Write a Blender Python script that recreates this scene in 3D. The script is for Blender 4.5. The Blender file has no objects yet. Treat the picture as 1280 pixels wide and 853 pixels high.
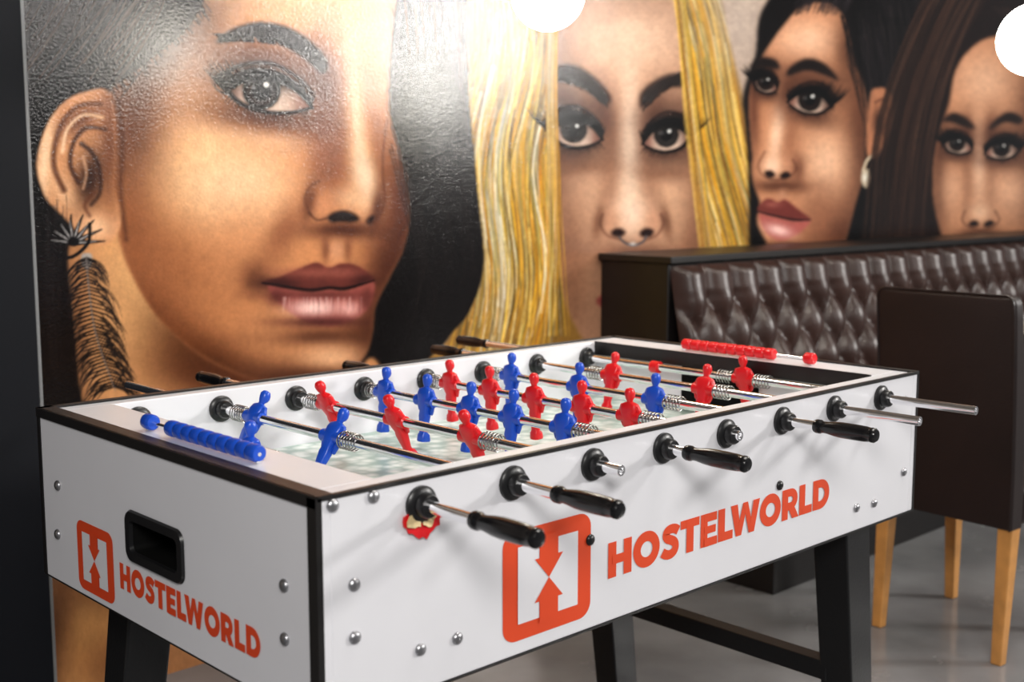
import bpy, math, random
import numpy as np
from mathutils import Vector, Matrix
random.seed(7); np.random.seed(7)
S = bpy.context.scene
COL = S.collection

# ------------------------------------------------------------------ camera
CAMH = 1.26
TH, PT, FPX = math.radians(46.4), math.radians(7.2), 1500.0
cam = bpy.data.cameras.new("camera"); camo = bpy.data.objects.new("camera", cam); COL.objects.link(camo)
camo.location = (0, 0, CAMH)
camo.rotation_euler = (math.pi/2-PT, 0, TH-math.pi/2)
cam.sensor_width = 36; cam.lens = FPX/1280*36
cam.dof.use_dof = True; cam.dof.focus_distance = 1.98; cam.dof.aperture_fstop = 4.0
S.camera = camo
S.view_settings.view_transform = 'Standard'

# ------------------------------------------------------------------ materials
def mat(name, col, rough=0.5, metal=0.0, bump=0, bscale=50, var=0, vscale=8, coat=0, spec=0.5, emit=0, ecol=None, detail=4):
    m = bpy.data.materials.new(name); m.use_nodes = True
    nt = m.node_tree; b = nt.nodes["Principled BSDF"]
    b.inputs["Base Color"].default_value = (*col, 1)
    b.inputs["Roughness"].default_value = rough; b.inputs["Metallic"].default_value = metal
    b.inputs["Coat Weight"].default_value = coat; b.inputs["Specular IOR Level"].default_value = spec
    if emit:
        b.inputs["Emission Color"].default_value = (*(ecol or col), 1); b.inputs["Emission Strength"].default_value = emit
    tc = nt.nodes.new("ShaderNodeTexCoord")
    n = nt.nodes.new("ShaderNodeTexNoise"); n.inputs["Scale"].default_value = vscale; n.inputs["Detail"].default_value = detail
    nt.links.new(tc.outputs["Object"], n.inputs["Vector"])
    r = nt.nodes.new("ShaderNodeValToRGB")
    v = max(var, 0.02)
    r.color_ramp.elements[0].position = .3; r.color_ramp.elements[1].position = .7
    r.color_ramp.elements[0].color = (*[c*(1-v) for c in col], 1)
    r.color_ramp.elements[1].color = (*[min(1, c*(1+v)) for c in col], 1)
    nt.links.new(n.outputs["Fac"], r.inputs["Fac"]); nt.links.new(r.outputs["Color"], b.inputs["Base Color"])
    if bump:
        n2 = nt.nodes.new("ShaderNodeTexNoise"); n2.inputs["Scale"].default_value = bscale; n2.inputs["Detail"].default_value = 3
        nt.links.new(tc.outputs["Object"], n2.inputs["Vector"])
        bp = nt.nodes.new("ShaderNodeBump"); bp.inputs["Strength"].default_value = bump; bp.inputs["Distance"].default_value = .002
        nt.links.new(n2.outputs["Fac"], bp.inputs["Height"]); nt.links.new(bp.outputs["Normal"], b.inputs["Normal"])
    return m

WHITE = mat("white_laminate", (.80,.80,.84), .24, var=.03, vscale=3)
BLACKT = mat("black_trim", (.009,.008,.008), .4)
BLACKP = mat("black_plastic", (.009,.009,.010), .33, var=.1)
CUPM = mat("black_cup_plastic", (.005,.005,.005), .6, spec=.08)
HANDLE = mat("black_handle_plastic", (.005,.005,.006), .22)
CHROME = mat("chrome", (.92,.92,.94), .14, 1)
SPRM = mat("spring_steel", (.42,.41,.40), .22, 1)
STEEL = mat("bolt_steel", (.42,.42,.44), .35, 1)
ORANGE = mat("orange_red_print", (.76,.066,.013), .45)
BLUE = mat("blue_plastic", (.008,.075,.55), .3)
RED = mat("red_plastic", (.72,.010,.016), .3)
LEGM = mat("black_leg_paint", (.008,.008,.009), .4, bump=.2, bscale=200)
LEATHER = mat("dark_brown_leather", (.034,.0155,.012), .33, bump=.3, bscale=160, var=.2)
LEATHER2 = mat("chair_leather", (.013,.006,.0055), .42, bump=.3, bscale=180, var=.15)
DKWOOD = mat("dark_wood", (.006,.0045,.0045), .42, var=.3)
WOOD = mat("honey_wood", (.58,.27,.075), .4, var=.15, vscale=20)
GREY = mat("grey_metal", (.24,.25,.26), .5)
DARK = mat("dark_paint", (.004,.005,.008), .65, spec=.2)
CEIL = mat("ceiling_paint", (.22,.21,.20), .8)
WALLM = mat("wall_paint", (.35,.30,.26), .6)
CREAM = mat("pale_tabletop", (.72,.66,.56), .4)
GLOBE = mat("lit_glass_globe", (1,.95,.85), .3, emit=38, ecol=(1,.93,.80))
PALE = mat("cream_rubber", (.75,.58,.30), .6, var=.3, vscale=60)

def floor_mat():
    m = mat("polished_concrete", (.19,.19,.195), .2, var=.4, vscale=1.8, bump=.25, bscale=7, detail=8)
    nt = m.node_tree; b = nt.nodes["Principled BSDF"]
    tc = nt.nodes.new("ShaderNodeTexCoord"); n = nt.nodes.new("ShaderNodeTexNoise"); n.inputs["Scale"].default_value = 5; n.inputs["Detail"].default_value = 6
    nt.links.new(tc.outputs["Object"], n.inputs["Vector"])
    mr = nt.nodes.new("ShaderNodeMapRange"); mr.inputs["From Min"].default_value=.35; mr.inputs["From Max"].default_value=.65
    mr.inputs["To Min"].default_value = .05; mr.inputs["To Max"].default_value = .28
    nt.links.new(n.outputs["Fac"], mr.inputs["Value"]); nt.links.new(mr.outputs["Result"], b.inputs["Roughness"])
    return m
FLOOR = floor_mat()

def field_mat():
    m = bpy.data.materials.new("frosted_playfield"); m.use_nodes = True
    nt = m.node_tree; b = nt.nodes["Principled BSDF"]; b.inputs["Roughness"].default_value = .3
    tc = nt.nodes.new("ShaderNodeTexCoord")
    v = nt.nodes.new("ShaderNodeTexVoronoi"); v.inputs["Scale"].default_value = 38
    nt.links.new(tc.outputs["Object"], v.inputs["Vector"])
    n = nt.nodes.new("ShaderNodeTexNoise"); n.inputs["Scale"].default_value = 14; n.inputs["Detail"].default_value = 6
    nt.links.new(tc.outputs["Object"], n.inputs["Vector"])
    mx = nt.nodes.new("ShaderNodeMath"); mx.operation = 'MULTIPLY'
    nt.links.new(v.outputs["Distance"], mx.inputs[0]); nt.links.new(n.outputs["Fac"], mx.inputs[1])
    r = nt.nodes.new("ShaderNodeValToRGB")
    r.color_ramp.elements[0].position = .10; r.color_ramp.elements[0].color = (.86,.93,.88,1)
    r.color_ramp.elements[1].position = .36; r.color_ramp.elements[1].color = (.36,.50,.44,1)
    nt.links.new(mx.outputs[0], r.inputs["Fac"]); nt.links.new(r.outputs["Color"], b.inputs["Base Color"])
    return m
FIELD = field_mat()

# ------------------------------------------------------------------ object helpers
WL = {}
def link(o, parent=None, loc=(0,0,0)):
    COL.objects.link(o)
    loc = Vector(loc)
    WL[o.name] = loc
    if parent is not None:
        o.parent = parent; o.location = loc - WL[parent.name]
    else:
        o.location = loc
    return o
def empty(name, loc, label, cat, parent=None):
    o = bpy.data.objects.new(name, None); o.empty_display_size = .1
    link(o, parent, loc)
    if label: o["label"] = label
    if cat: o["category"] = cat
    return o

class MB:
    def __init__(s): s.v=[]; s.f=[]
    def add(s, vs, fs):
        k=len(s.v); s.v += [tuple(p) for p in vs]; s.f += [tuple(i+k for i in f) for f in fs]
    def box(s, x0,x1,y0,y1,z0,z1):
        s.add([(x0,y0,z0),(x1,y0,z0),(x1,y1,z0),(x0,y1,z0),(x0,y0,z1),(x1,y0,z1),(x1,y1,z1),(x0,y1,z1)],
              [(0,3,2,1),(4,5,6,7),(0,1,5,4),(1,2,6,5),(2,3,7,6),(3,0,4,7)])
    def taper(s, c0, w0, c1, w1):   # c=(x,y,z) w=(wx,wy)
        vs=[]
        for c,w in ((c0,w0),(c1,w1)):
            for sx,sy in ((-1,-1),(1,-1),(1,1),(-1,1)): vs.append((c[0]+sx*w[0]/2,c[1]+sy*w[1]/2,c[2]))
        s.add(vs,[(0,3,2,1),(4,5,6,7),(0,1,5,4),(1,2,6,5),(2,3,7,6),(3,0,4,7)])
    def lathe(s, prof, axis='y', c=(0,0,0), n=24):  # prof [(r,d)]
        vs=[];fs=[]
        for r,d in prof:
            for k in range(n):
                a=2*math.pi*k/n; p=(r*math.cos(a), r*math.sin(a))
                q={'y':(p[0],d,p[1]),'z':(p[0],p[1],d),'x':(d,p[0],p[1])}[axis]
                vs.append((q[0]+c[0],q[1]+c[1],q[2]+c[2]))
        for i in range(len(prof)-1):
            for k in range(n):
                a=i*n+k; b=i*n+(k+1)%n; fs.append((a,b,b+n,a+n))
        fs.append(tuple(range(n-1,-1,-1))); fs.append(tuple((len(prof)-1)*n+k for k in range(n)))
        s.add(vs,fs)
    def tube(s, pts, rad, n=8):
        P=[Vector(p) for p in pts]; R=rad if hasattr(rad,'__len__') else [rad]*len(P)
        vs=[];fs=[]
        t=(P[1]-P[0]).normalized(); up=Vector((0,0,1)) if abs(t.z)<.9 else Vector((1,0,0))
        u=t.cross(up).normalized()
        for i,p in enumerate(P):
            t=(P[min(i+1,len(P)-1)]-P[max(i-1,0)]).normalized()
            u=(u-t*u.dot(t)).normalized(); w=t.cross(u)
            for k in range(n):
                a=2*math.pi*k/n; vs.append(p+(u*math.cos(a)+w*math.sin(a))*R[i])
        for i in range(len(P)-1):
            for k in range(n):
                a=i*n+k;b=i*n+(k+1)%n; fs.append((a,b,b+n,a+n))
        fs.append(tuple(range(n-1,-1,-1))); fs.append(tuple((len(P)-1)*n+k for k in range(n)))
        s.add(vs,fs)
    def loft(s, rings, n=16):  # rings (cx,cy,cz,hx,hy,pow)
        vs=[];fs=[]
        for cx,cy,cz,hx,hy,e in rings:
            for k in range(n):
                a=2*math.pi*k/n; c,sn=math.cos(a),math.sin(a)
                vs.append((cx+hx*math.copysign(abs(c)**e,c), cy+hy*math.copysign(abs(sn)**e,sn), cz))
        for i in range(len(rings)-1):
            for k in range(n):
                a=i*n+k;b=i*n+(k+1)%n; fs.append((a,b,b+n,a+n))
        fs.append(tuple(range(n-1,-1,-1))); fs.append(tuple((len(rings)-1)*n+k for k in range(n)))
        s.add(vs,fs)
    def mesh(s, name, m, smooth=None):
        me=bpy.data.meshes.new(name); me.from_pydata(s.v,[],s.f); me.update()
        import bmesh
        bm=bmesh.new(); bm.from_mesh(me); bmesh.ops.recalc_face_normals(bm,faces=bm.faces); bm.to_mesh(me); bm.free()
        me.materials.append(m)
        if smooth is not None:
            me.shade_smooth()
            me.set_sharp_from_angle(angle=math.radians(smooth))
        return me
    def obj(s, name, m, parent=None, loc=(0,0,0), smooth=None, bevel=0, world=True, label=None):
        if world and any(loc):  # verts are world coords, shift
            s.v=[(a-loc[0],b-loc[1],c-loc[2]) for a,b,c in s.v]
        o=bpy.data.objects.new(name, s.mesh(name,m,smooth)); link(o,parent,loc)
        if bevel:
            b=o.modifiers.new("bevel",'BEVEL'); b.width=bevel; b.segments=3; b.limit_method='ANGLE'
        if label: o["label"]=label
        return o
def inst(me, name, parent, loc, rot=None):
    o=bpy.data.objects.new(name, me); link(o,parent,loc)
    if rot: o.rotation_euler=rot
    return o

# ------------------------------------------------------------------ mural painting (painted in numpy, stored as colour attribute)
U0,V0,CW,CH = -20,-220,1480,1120
C = np.zeros((CH,CW,3),np.float32); C[:] = np.array((190,168,152))/255.
YY,XX = np.mgrid[0:CH,0:CW].astype(np.float32); XX+=U0; YY+=V0
def cat(pts, n=8, closed=False):
    P=np.array(pts,float); out=[]; N=len(P)
    for i in range(N if closed else N-1):
        if closed: p=[P[(i-1)%N],P[i],P[(i+1)%N],P[(i+2)%N]]
        else: p=[P[max(i-1,0)],P[i],P[i+1],P[min(i+2,N-1)]]
        for t in np.arange(n)/n:
            out.append(.5*((2*p[1])+(-p[0]+p[2])*t+(2*p[0]-5*p[1]+4*p[2]-p[3])*t*t+(-p[0]+3*p[1]-3*p[2]+p[3])*t**3))
    if not closed: out.append(P[-1])
    return np.array(out)
def blur(M,s):
    if s<=0: return M
    r=max(1,int(s*2.6)); k=np.exp(-.5*(np.arange(-r,r+1)/s)**2); k/=k.sum(); k=k.astype(np.float32)
    for ax in (0,1):
        pad=[(0,0),(0,0)]; pad[ax]=(r,r); Q=np.pad(M,pad,mode='edge'); R=np.zeros_like(M)
        for i,w in enumerate(k):
            R += w*(Q[i:i+M.shape[0],:] if ax==0 else Q[:,i:i+M.shape[1]])
        M=R
    return M
def rast(poly, soft):
    p=int(soft*3+3)
    x0=int(max(U0,poly[:,0].min()-p)); x1=int(min(U0+CW,poly[:,0].max()+p)); y0=int(max(V0,poly[:,1].min()-p)); y1=int(min(V0+CH,poly[:,1].max()+p))
    if x1<=x0 or y1<=y0: return None
    M=np.zeros((y1-y0,x1-x0),bool); xs=np.arange(x0,x1)+.0
    for i in range(len(poly)):
        a=poly[i]; b=poly[(i+1)%len(poly)]
        if a[1]>b[1]: a,b=b,a
        r0=max(y0,math.ceil(a[1])); r1=min(y1,math.ceil(b[1]))
        if r1<=r0: continue
        ys=np.arange(r0,r1); xi=a[0]+(ys-a[1])/(b[1]-a[1])*(b[0]-a[0])
        M[r0-y0:r1-y0] ^= xs[None,:]>xi[:,None]
    return blur(M.astype(np.float32),max(soft,.6)),x0,y0
def comp(M,x0,y0,col,alpha,clip):
    if clip is not None: M=M*clip[y0-V0:y0-V0+M.shape[0],x0-U0:x0-U0+M.shape[1]]
    sl=C[y0-V0:y0-V0+M.shape[0],x0-U0:x0-U0+M.shape[1]]
    A=(M*alpha)[...,None]; sl[:]=sl*(1-A)+np.array(col,np.float32)/255.*A
def fill(pts,col,soft=1.,alpha=1.,clip=None,smooth=True):
    poly=cat(pts,8,True) if smooth else np.array(pts,float)
    r=rast(poly,soft)
    if r: comp(*r,col,alpha,clip)
def maskof(pts,soft=1.5):
    F=np.zeros((CH,CW),np.float32); M,x0,y0=rast(cat(pts,8,True),soft)
    F[y0-V0:y0-V0+M.shape[0],x0-U0:x0-U0+M.shape[1]]=M; return F
def blob(cx,cy,rx,ry,col,alpha=.5,ang=0,clip=None):
    R=int(max(rx,ry)*2.6)+2
    x0=max(U0,int(cx-R));x1=min(U0+CW,int(cx+R));y0=max(V0,int(cy-R));y1=min(V0+CH,int(cy+R))
    if x1<=x0 or y1<=y0: return
    X=XX[y0-V0:y1-V0,x0-U0:x1-U0]-cx; Y=YY[y0-V0:y1-V0,x0-U0:x1-U0]-cy
    a=math.radians(ang); A=X*math.cos(a)+Y*math.sin(a); B=-X*math.sin(a)+Y*math.cos(a)
    comp(np.exp(-.5*((A/rx)**2+(B/ry)**2)).astype(np.float32),x0,y0,col,alpha,clip)
def stroke(pts,w0,w1,col,alpha=1.,soft=.6,n=6,clip=None):
    P=cat(pts,n); W=np.linspace(w0,w1,len(P)) if not hasattr(w0,'__len__') else np.interp(np.linspace(0,1,len(P)),np.linspace(0,1,len(w0)),w0)
    pd=int(max(W)/2+soft*2+3)
    x0=max(U0,int(P[:,0].min()-pd));x1=min(U0+CW,int(P[:,0].max()+pd)+1);y0=max(V0,int(P[:,1].min()-pd));y1=min(V0+CH,int(P[:,1].max()+pd)+1)
    if x1<=x0 or y1<=y0: return
    M=np.zeros((y1-y0,x1-x0),np.float32)
    for i in range(len(P)-1):
        a,b=P[i],P[i+1]; w=(W[i]+W[i+1])/2
        i0=max(x0,int(min(a[0],b[0])-pd));i1=min(x1,int(max(a[0],b[0])+pd)+1);j0=max(y0,int(min(a[1],b[1])-pd));j1=min(y1,int(max(a[1],b[1])+pd)+1)
        if i1<=i0 or j1<=j0: continue
        X=XX[j0-V0:j1-V0,i0-U0:i1-U0]; Y=YY[j0-V0:j1-V0,i0-U0:i1-U0]
        d=b-a; L=d@d+1e-9; t=np.clip(((X-a[0])*d[0]+(Y-a[1])*d[1])/L,0,1)
        D=np.hypot(X-a[0]-t*d[0],Y-a[1]-t*d[1])
        m=np.clip((w/2+soft-D)/(2*soft),0,1)*min(1,w/1.0)
        s=M[j0-y0:j1-y0,i0-x0:i1-x0]; np.maximum(s,m,out=s)
    comp(M,x0,y0,col,alpha,clip)
rnd=random.uniform
def eye(cx,cy,hw,hh,tilt=0,iris=(52,32,22),look=0.,flip=1,lash=1.,shadow=(95,62,50),ir=None,clip=None):
    t=math.radians(tilt)
    def T(l): return [(cx+(x*hw*flip)*math.cos(t)-(y*hh)*math.sin(t), cy+(x*hw*flip)*math.sin(t)+(y*hh)*math.cos(t)) for x,y in l]
    blob(cx+hw*.1*flip,cy-hh*.6,hw*.95,hh*1.05,shadow,.85,tilt,clip); blob(cx,cy+hh*1.0,hw*.85,hh*.45,shadow,.65,tilt,clip)
    up=[(-1.08,.35),(-.68,-.38),(-.1,-.8),(.5,-.68),(1.05,-.05)]; lo=[(.6,.55),(0,.78),(-.6,.68)]
    al=T(up+lo)
    fill(al,(206,182,166),.9); m=maskof(al,.9)
    blob(*T([(-.9,.2)])[0],hw*.22,hh*.7,(108,66,55),.75,tilt,m); blob(*T([(.95,.0)])[0],hw*.24,hh*.7,(78,50,42),.8,tilt,m)
    r=ir or hh*.86; ix,iy=T([(look,-.10)])[0]
    circ=lambda q,ox=0,oy=0:[(ix+ox+q*math.cos(a),iy+oy+q*math.sin(a)) for a in np.linspace(0,2*math.pi,13)[:-1]]
    fill(circ(r),(8,5,4),1.,1,m); fill(circ(r*.80),iris,1.1,1,m); blob(ix+r*.1,iy+r*.46,r*.45,r*.2,tuple(min(255,c*1.7) for c in iris),.5,0,m)
    fill(circ(r*.54),(2,1,1),1.,1,m)
    blob(cx,cy-hh*.70,hw,hh*.34,(16,10,8),.97,tilt,m)
    fill(circ(max(1.2,r*.14),r*.25,-r*.30),(252,252,248),.6); blob(ix-r*.4,iy-r*.15,r*.16,r*.12,(180,180,180),.4,0,m)
    stroke(T(up),[hh*.14,hh*.34,hh*.44,hh*.54,hh*.34],None,(6,4,4))
    stroke(T([(-1.08,.35),(-.6,.68),(0,.82),(.6,.6),(1.05,-.02)]),hh*.13,hh*.24,(26,14,11),.9,.8)
    stroke(T([(-1.0,-.35),(-.6,-.95),(.05,-1.35),(.7,-1.1),(1.2,-.45)]),hh*.18,hh*.18,(38,20,15),.85,1.4)
    Pu=cat(T(up),10); Pl=cat(T([(1.05,-.05)]+lo+[(-1.08,.35)]),8)
    for i in range(2,len(Pu),1):
        f=(i/len(Pu)-.5)*2; ln=hh*(.46+.46*max(0,f)+.12*abs(f))*lash*rnd(.75,1.1)
        dx=f*ln*.8*flip+(.35*ln*flip); stroke([Pu[i],(Pu[i][0]+dx*.55,Pu[i][1]-ln*.45),(Pu[i][0]+dx,Pu[i][1]-ln)],hh*.10+1.,.3,(6,4,4),.97,.5,3)
    for i in range(1,len(Pl)-3,1):
        f=(.5-i/len(Pl))*2; ln=hh*.32*lash*rnd(.6,1.2)
        stroke([Pl[i],(Pl[i][0]+f*ln*flip,Pl[i][1]+ln)],hh*.06+.6,.3,(14,8,7),.85,.5,2)

# ---- portrait one : dark hair
fill([(-60,-260),(592,-260),(585,0),(588,120),(598,230),(606,330),(588,390),(560,425),(530,470),(540,560),(520,900),(-60,960)],(12,8,8),1.5)
NECK=[(100,280),(175,300),(260,420),(420,470),(470,450),(500,560),(470,760),(300,900),(20,930),(30,760),(60,640),(102,560),(98,470),(92,400),(84,340)]
fill(NECK,(194,140,97),2); mN=maskof(NECK,2)
blob(185,385,34,70,(240,194,140),.8,-25,mN); blob(280,470,90,26,(84,44,26),.92,12,mN); blob(235,440,60,22,(80,44,26),.8,40,mN)
blob(130,430,40,60,(220,170,120),.7,0,mN); blob(90,450,14,90,(100,64,44),.7,0,mN)
blob(105,800,50,70,(206,156,100),.8,0,mN); blob(70,780,16,80,(90,58,38),.8,8,mN); blob(140,740,40,16,(110,70,44),.6,0,mN)
blob(85,700,40,14,(60,38,28),.7,0,mN); blob(140,830,40,30,(120,78,48),.7,0,mN)
F1=[(258,-240),(272,-100),(262,-20),(240,30),(200,66),(160,98),(132,120),(128,180),(140,250),(150,300),(165,342),(200,398),(255,446),(320,474),(385,482),(430,470),(456,444),(465,412),(468,384),(484,350),(503,312),(512,268),(510,224),(499,184),(489,150),(486,110),(490,40),(500,-60),(505,-240)]
fill(F1,(200,140,97),2.2); m1=maskof(F1,2.2)
B=lambda *a,**k: blob(*a,clip=m1,**k)
B(335,0,110,50,(228,180,140),.8); B(242,212,58,66,(242,196,150),.9); B(300,238,50,40,(252,214,178),.82)  # forehead and cheek highlights: portrait's own lights plus wall glare, painted into the colour
B(165,150,34,90,(92,56,38),.88,ang=12); B(210,50,60,26,(58,37,29),.92,ang=-38); B(168,300,26,60,(128,77,48),.78,ang=-15)
B(255,442,95,22,(80,43,24),.97,ang=28); B(196,385,22,50,(112,64,39),.85,ang=-38); B(370,475,75,17,(72,38,23),.96)
B(506,255,22,70,(92,50,35),.97); B(486,335,22,50,(78,42,28),.98,ang=18); B(463,420,20,40,(84,47,31),.93,ang=15)
B(250,340,60,44,(176,118,79),.6,ang=30); B(212,330,30,50,(144,92,59),.6,ang=-30); B(300,300,30,40,(196,138,98),.5,ang=20)
B(320,72,75,22,(122,74,50),.65,ang=12); B(340,154,62,12,(132,82,55),.7,ang=8); B(330,172,50,9,(238,196,160),.5,ang=8); B(290,90,30,20,(130,80,55),.5)
B(404,112,18,44,(90,51,34),.92,ang=-8); B(414,175,14,46,(134,82,56),.8,ang=-12); B(410,215,18,36,(138,85,59),.78,ang=-10)
B(446,150,8,60,(250,212,178),.85,ang=-4); B(457,222,11,26,(255,226,198),.92,ang=-8); B(440,248,18,12,(242,196,158),.8)
B(404,257,12,12,(208,148,110),.8); B(386,254,6,18,(92,52,35),.85,ang=12); B(428,288,34,8,(72,37,25),.95); B(472,262,6,22,(88,50,35),.9,ang=10)
B(476,190,7,40,(150,96,68),.7,ang=-8)
B(356,290,14,34,(134,84,58),.75,ang=30); B(420,313,10,11,(214,160,126),.75); B(407,312,4,13,(108,64,44),.7); B(435,312,4,12,(108,64,44),.6)
B(320,350,14,16,(94,55,37),.9); B(400,422,48,8,(74,40,27),.96); B(414,448,30,13,(236,186,146),.9); B(340,405,28,40,(196,140,100),.5); B(395,473,50,9,(82,46,29),.8)
stroke([(388,268),(381,250),(387,234),(400,226)],2.4,1,(84,48,32),.7,2.2)
stroke([(386,266),(396,275),(408,273)],2.2,2,(70,38,26),.8,1.5)
fill([(409,272),(419,265),(433,264),(445,269),(449,275),(438,278),(426,277),(415,278)],(24,12,10),1.7,.97)
fill([(458,275),(464,269),(469,271),(465,279),(459,280)],(42,22,18),1.4,.9)
stroke([(484,150),(479,190),(479,225),(481,252),(473,272),(462,283)],1.5,2.4,(84,48,35),.65,1.8)
# lips
fill([(326,354),(350,346),(376,335),(396,328),(411,335),(428,329),(450,334),(468,350),(454,357),(430,362),(412,360),(388,364),(356,360)],(100,50,43),1.3)
B(396,341,34,5,(156,92,78),.7); B(345,355,18,6,(50,23,21),.85); B(456,352,10,6,(50,23,21),.85); B(428,341,12,4,(148,86,74),.6)
fill([(334,357),(362,361),(388,365),(412,361),(432,363),(466,352),(464,378),(448,397),(416,407),(380,401),(352,382)],(158,88,80),1.4)
stroke([(328,354),(358,359),(388,363),(412,360),(432,361),(467,351)],[2,4,5,4.2,4.6,2],None,(22,8,8),.97,1.)
B(392,385,22,8,(255,218,210),.95); B(438,386,9,7,(240,190,182),.85); B(405,403,42,5,(78,40,36),.9); B(346,372,9,8,(88,44,40),.8); B(459,374,6,12,(94,50,44),.8); B(400,369,46,4,(88,42,38),.7)
for i in range(40):
    x=rnd(350,456); stroke([(x,372),(x+rnd(-3,3),rnd(384,400))],1,.5,random.choice([(255,222,216),(90,42,40)]),.45,.5)
# eye + brow
eye(335,117,53,28,8,(34,19,12),.16,-1,1.0,(66,38,27),24,m1)
for i in range(26):
    x=rnd(282,304); y=118-(x-282)*.75; stroke([(x,y),(x-11,y-6),(x-19+rnd(-4,4),y-17)],2.4,.4,(7,5,5),.97)
fill([(270,52),(290,37),(322,28),(356,33),(386,50),(408,75),(404,92),(384,76),(352,56),(314,46),(286,52)],(22,13,11),2.0)
for i in range(150):
    t=rnd(0,1); x=275+t*122; y=46-20*math.sin(t*2.0)+t*38
    stroke([(x,y+6),(x-4,y-1),(x-11,y-4+t*4)],1.6,.5,(14,8,7),.8,.5)
# hairline strands
for i in range(150):
    t=rnd(0,1); x=130+t*130; y=125-t*115+rnd(-12,8)
    stroke([(x+rnd(-4,6),y+rnd(0,10)),(x-30,y-50),(x-60+rnd(-20,20),y-150)],rnd(.8,2),.6,random.choice([(28,20,20),(44,33,29),(16,12,12)]),.7)
for i in range(150):
    x=rnd(25,200); y=rnd(-60,70); c=random.choice([(74,60,52),(98,80,70),(36,30,30),(60,46,40)])
    stroke([(x-40,y+60),(x,y+5),(x+30,y-60),(x+50,y-140)],rnd(.8,2.4),.6,c,.5)  # lighter grey-brown strands: wall glare painted into the dark hair
# ear
EAR=[(132,112),(108,114),(84,124),(64,146),(50,180),(46,212),(56,246),(80,272),(104,296),(126,306),(146,294),(152,264),(142,232),(144,180),(142,136)]
fill(EAR,(208,152,110),1.6); mE=maskof(EAR,1.6)
blob(112,225,14,28,(44,23,15),.95,15,mE); blob(100,150,24,10,(104,62,40),.9,-30,mE); blob(56,200,7,50,(252,214,178),.9,5,mE); blob(122,284,18,12,(252,208,170),.85,0,mE)
blob(138,180,10,60,(104,62,40),.85,0,mE); blob(80,240,10,20,(244,198,158),.75,-30,mE)
stroke([(126,130),(100,132),(80,150),(69,180),(68,210),(80,238)],4,7,(90,53,34),.9,2.6)
stroke([(132,162),(108,160),(92,178),(88,206),(98,228)],4,6,(62,34,22),.9,2.2); stroke([(102,180),(114,190),(124,210),(125,240),(114,256)],5,3,(42,22,15),.9,2.4)
stroke([(128,147),(104,144),(84,162),(78,190)],3,4,(254,220,186),.85,2.); stroke([(104,196),(108,216),(104,236)],3,2,(240,196,162),.75,2.)
stroke([(118,240),(106,256),(112,270)],4,3,(92,52,34),.8,2.2)
stroke([(148,128),(153,180),(151,240),(158,300)],6,4,(80,47,31),.75,3.2)
fill([(24,200),(46,225),(58,262),(74,300),(84,340),(90,400),(96,470),(104,560),(20,640),(20,300)],(11,8,8),2)
for i in range(50):
    x=rnd(34,84); stroke([(x,rnd(240,300)),(x+rnd(-8,8),380),(x+rnd(0,16),500)],rnd(.6,1.6),.5,random.choice([(40,34,36),(14,10,12),(54,48,50)]),.4)
# earring : leaf crown and feather
for k in range(8):
    a=math.radians(188+k*24); cx,cy=92,304
    stroke([(cx,cy),(cx+18*math.cos(a),cy+18*math.sin(a)),(cx+36*math.cos(a)+3,cy+36*math.sin(a))],8,1.4,(10,8,10),1,.8)
    stroke([(cx+8*math.cos(a),cy+8*math.sin(a)),(cx+28*math.cos(a),cy+28*math.sin(a))],2.0,.8,(220,216,214),.85)
stroke([(66,316),(88,322),(110,304),(112,280)],5,4,(12,10,12))
fill([(102,318),(114,318),(114,334),(103,334)],(170,166,164),1,.9)
q=cat([(108,322),(111,360),(118,410),(130,450),(144,488)],10)
for i in range(1,len(q)-1):
    for sd in (-1,1):
        for _ in range(3):
            L=rnd(20,48)*(1 if 8<i else .65); x,y=q[i]
            stroke([(x,y-2),(x+sd*L*.5,y+L*.12),(x+sd*L*.8,y+L*.45),(x+sd*L*.95,y+L*rnd(.6,1.1))],rnd(1.4,2.6),.4,random.choice([(10,8,10),(10,8,10),(26,22,24)]),.92,.5)
stroke([tuple(p) for p in q[::5]],2.2,1.2,(130,122,118),.8)
# hair right side strands
for i in range(170):
    x=rnd(486,590); y=rnd(-20,200)
    stroke([(x,y),(max(x,504)+rnd(2,10),y+90),(min(604,max(x,522)+rnd(0,30)),y+190),(max(x,506)+rnd(-12,10),y+rnd(250,330))],rnd(.7,2),.5,random.choice([(30,23,23),(10,7,8),(40,33,31),(22,17,17)]),.5)
for i in range(120):
    x=rnd(498,590); y=rnd(-150,20)
    stroke([(x-8,y-40),(x,y+40),(x+6,y+140)],rnd(1,3),.6,random.choice([(84,62,50),(58,44,36),(110,86,72)]),.5)

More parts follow.
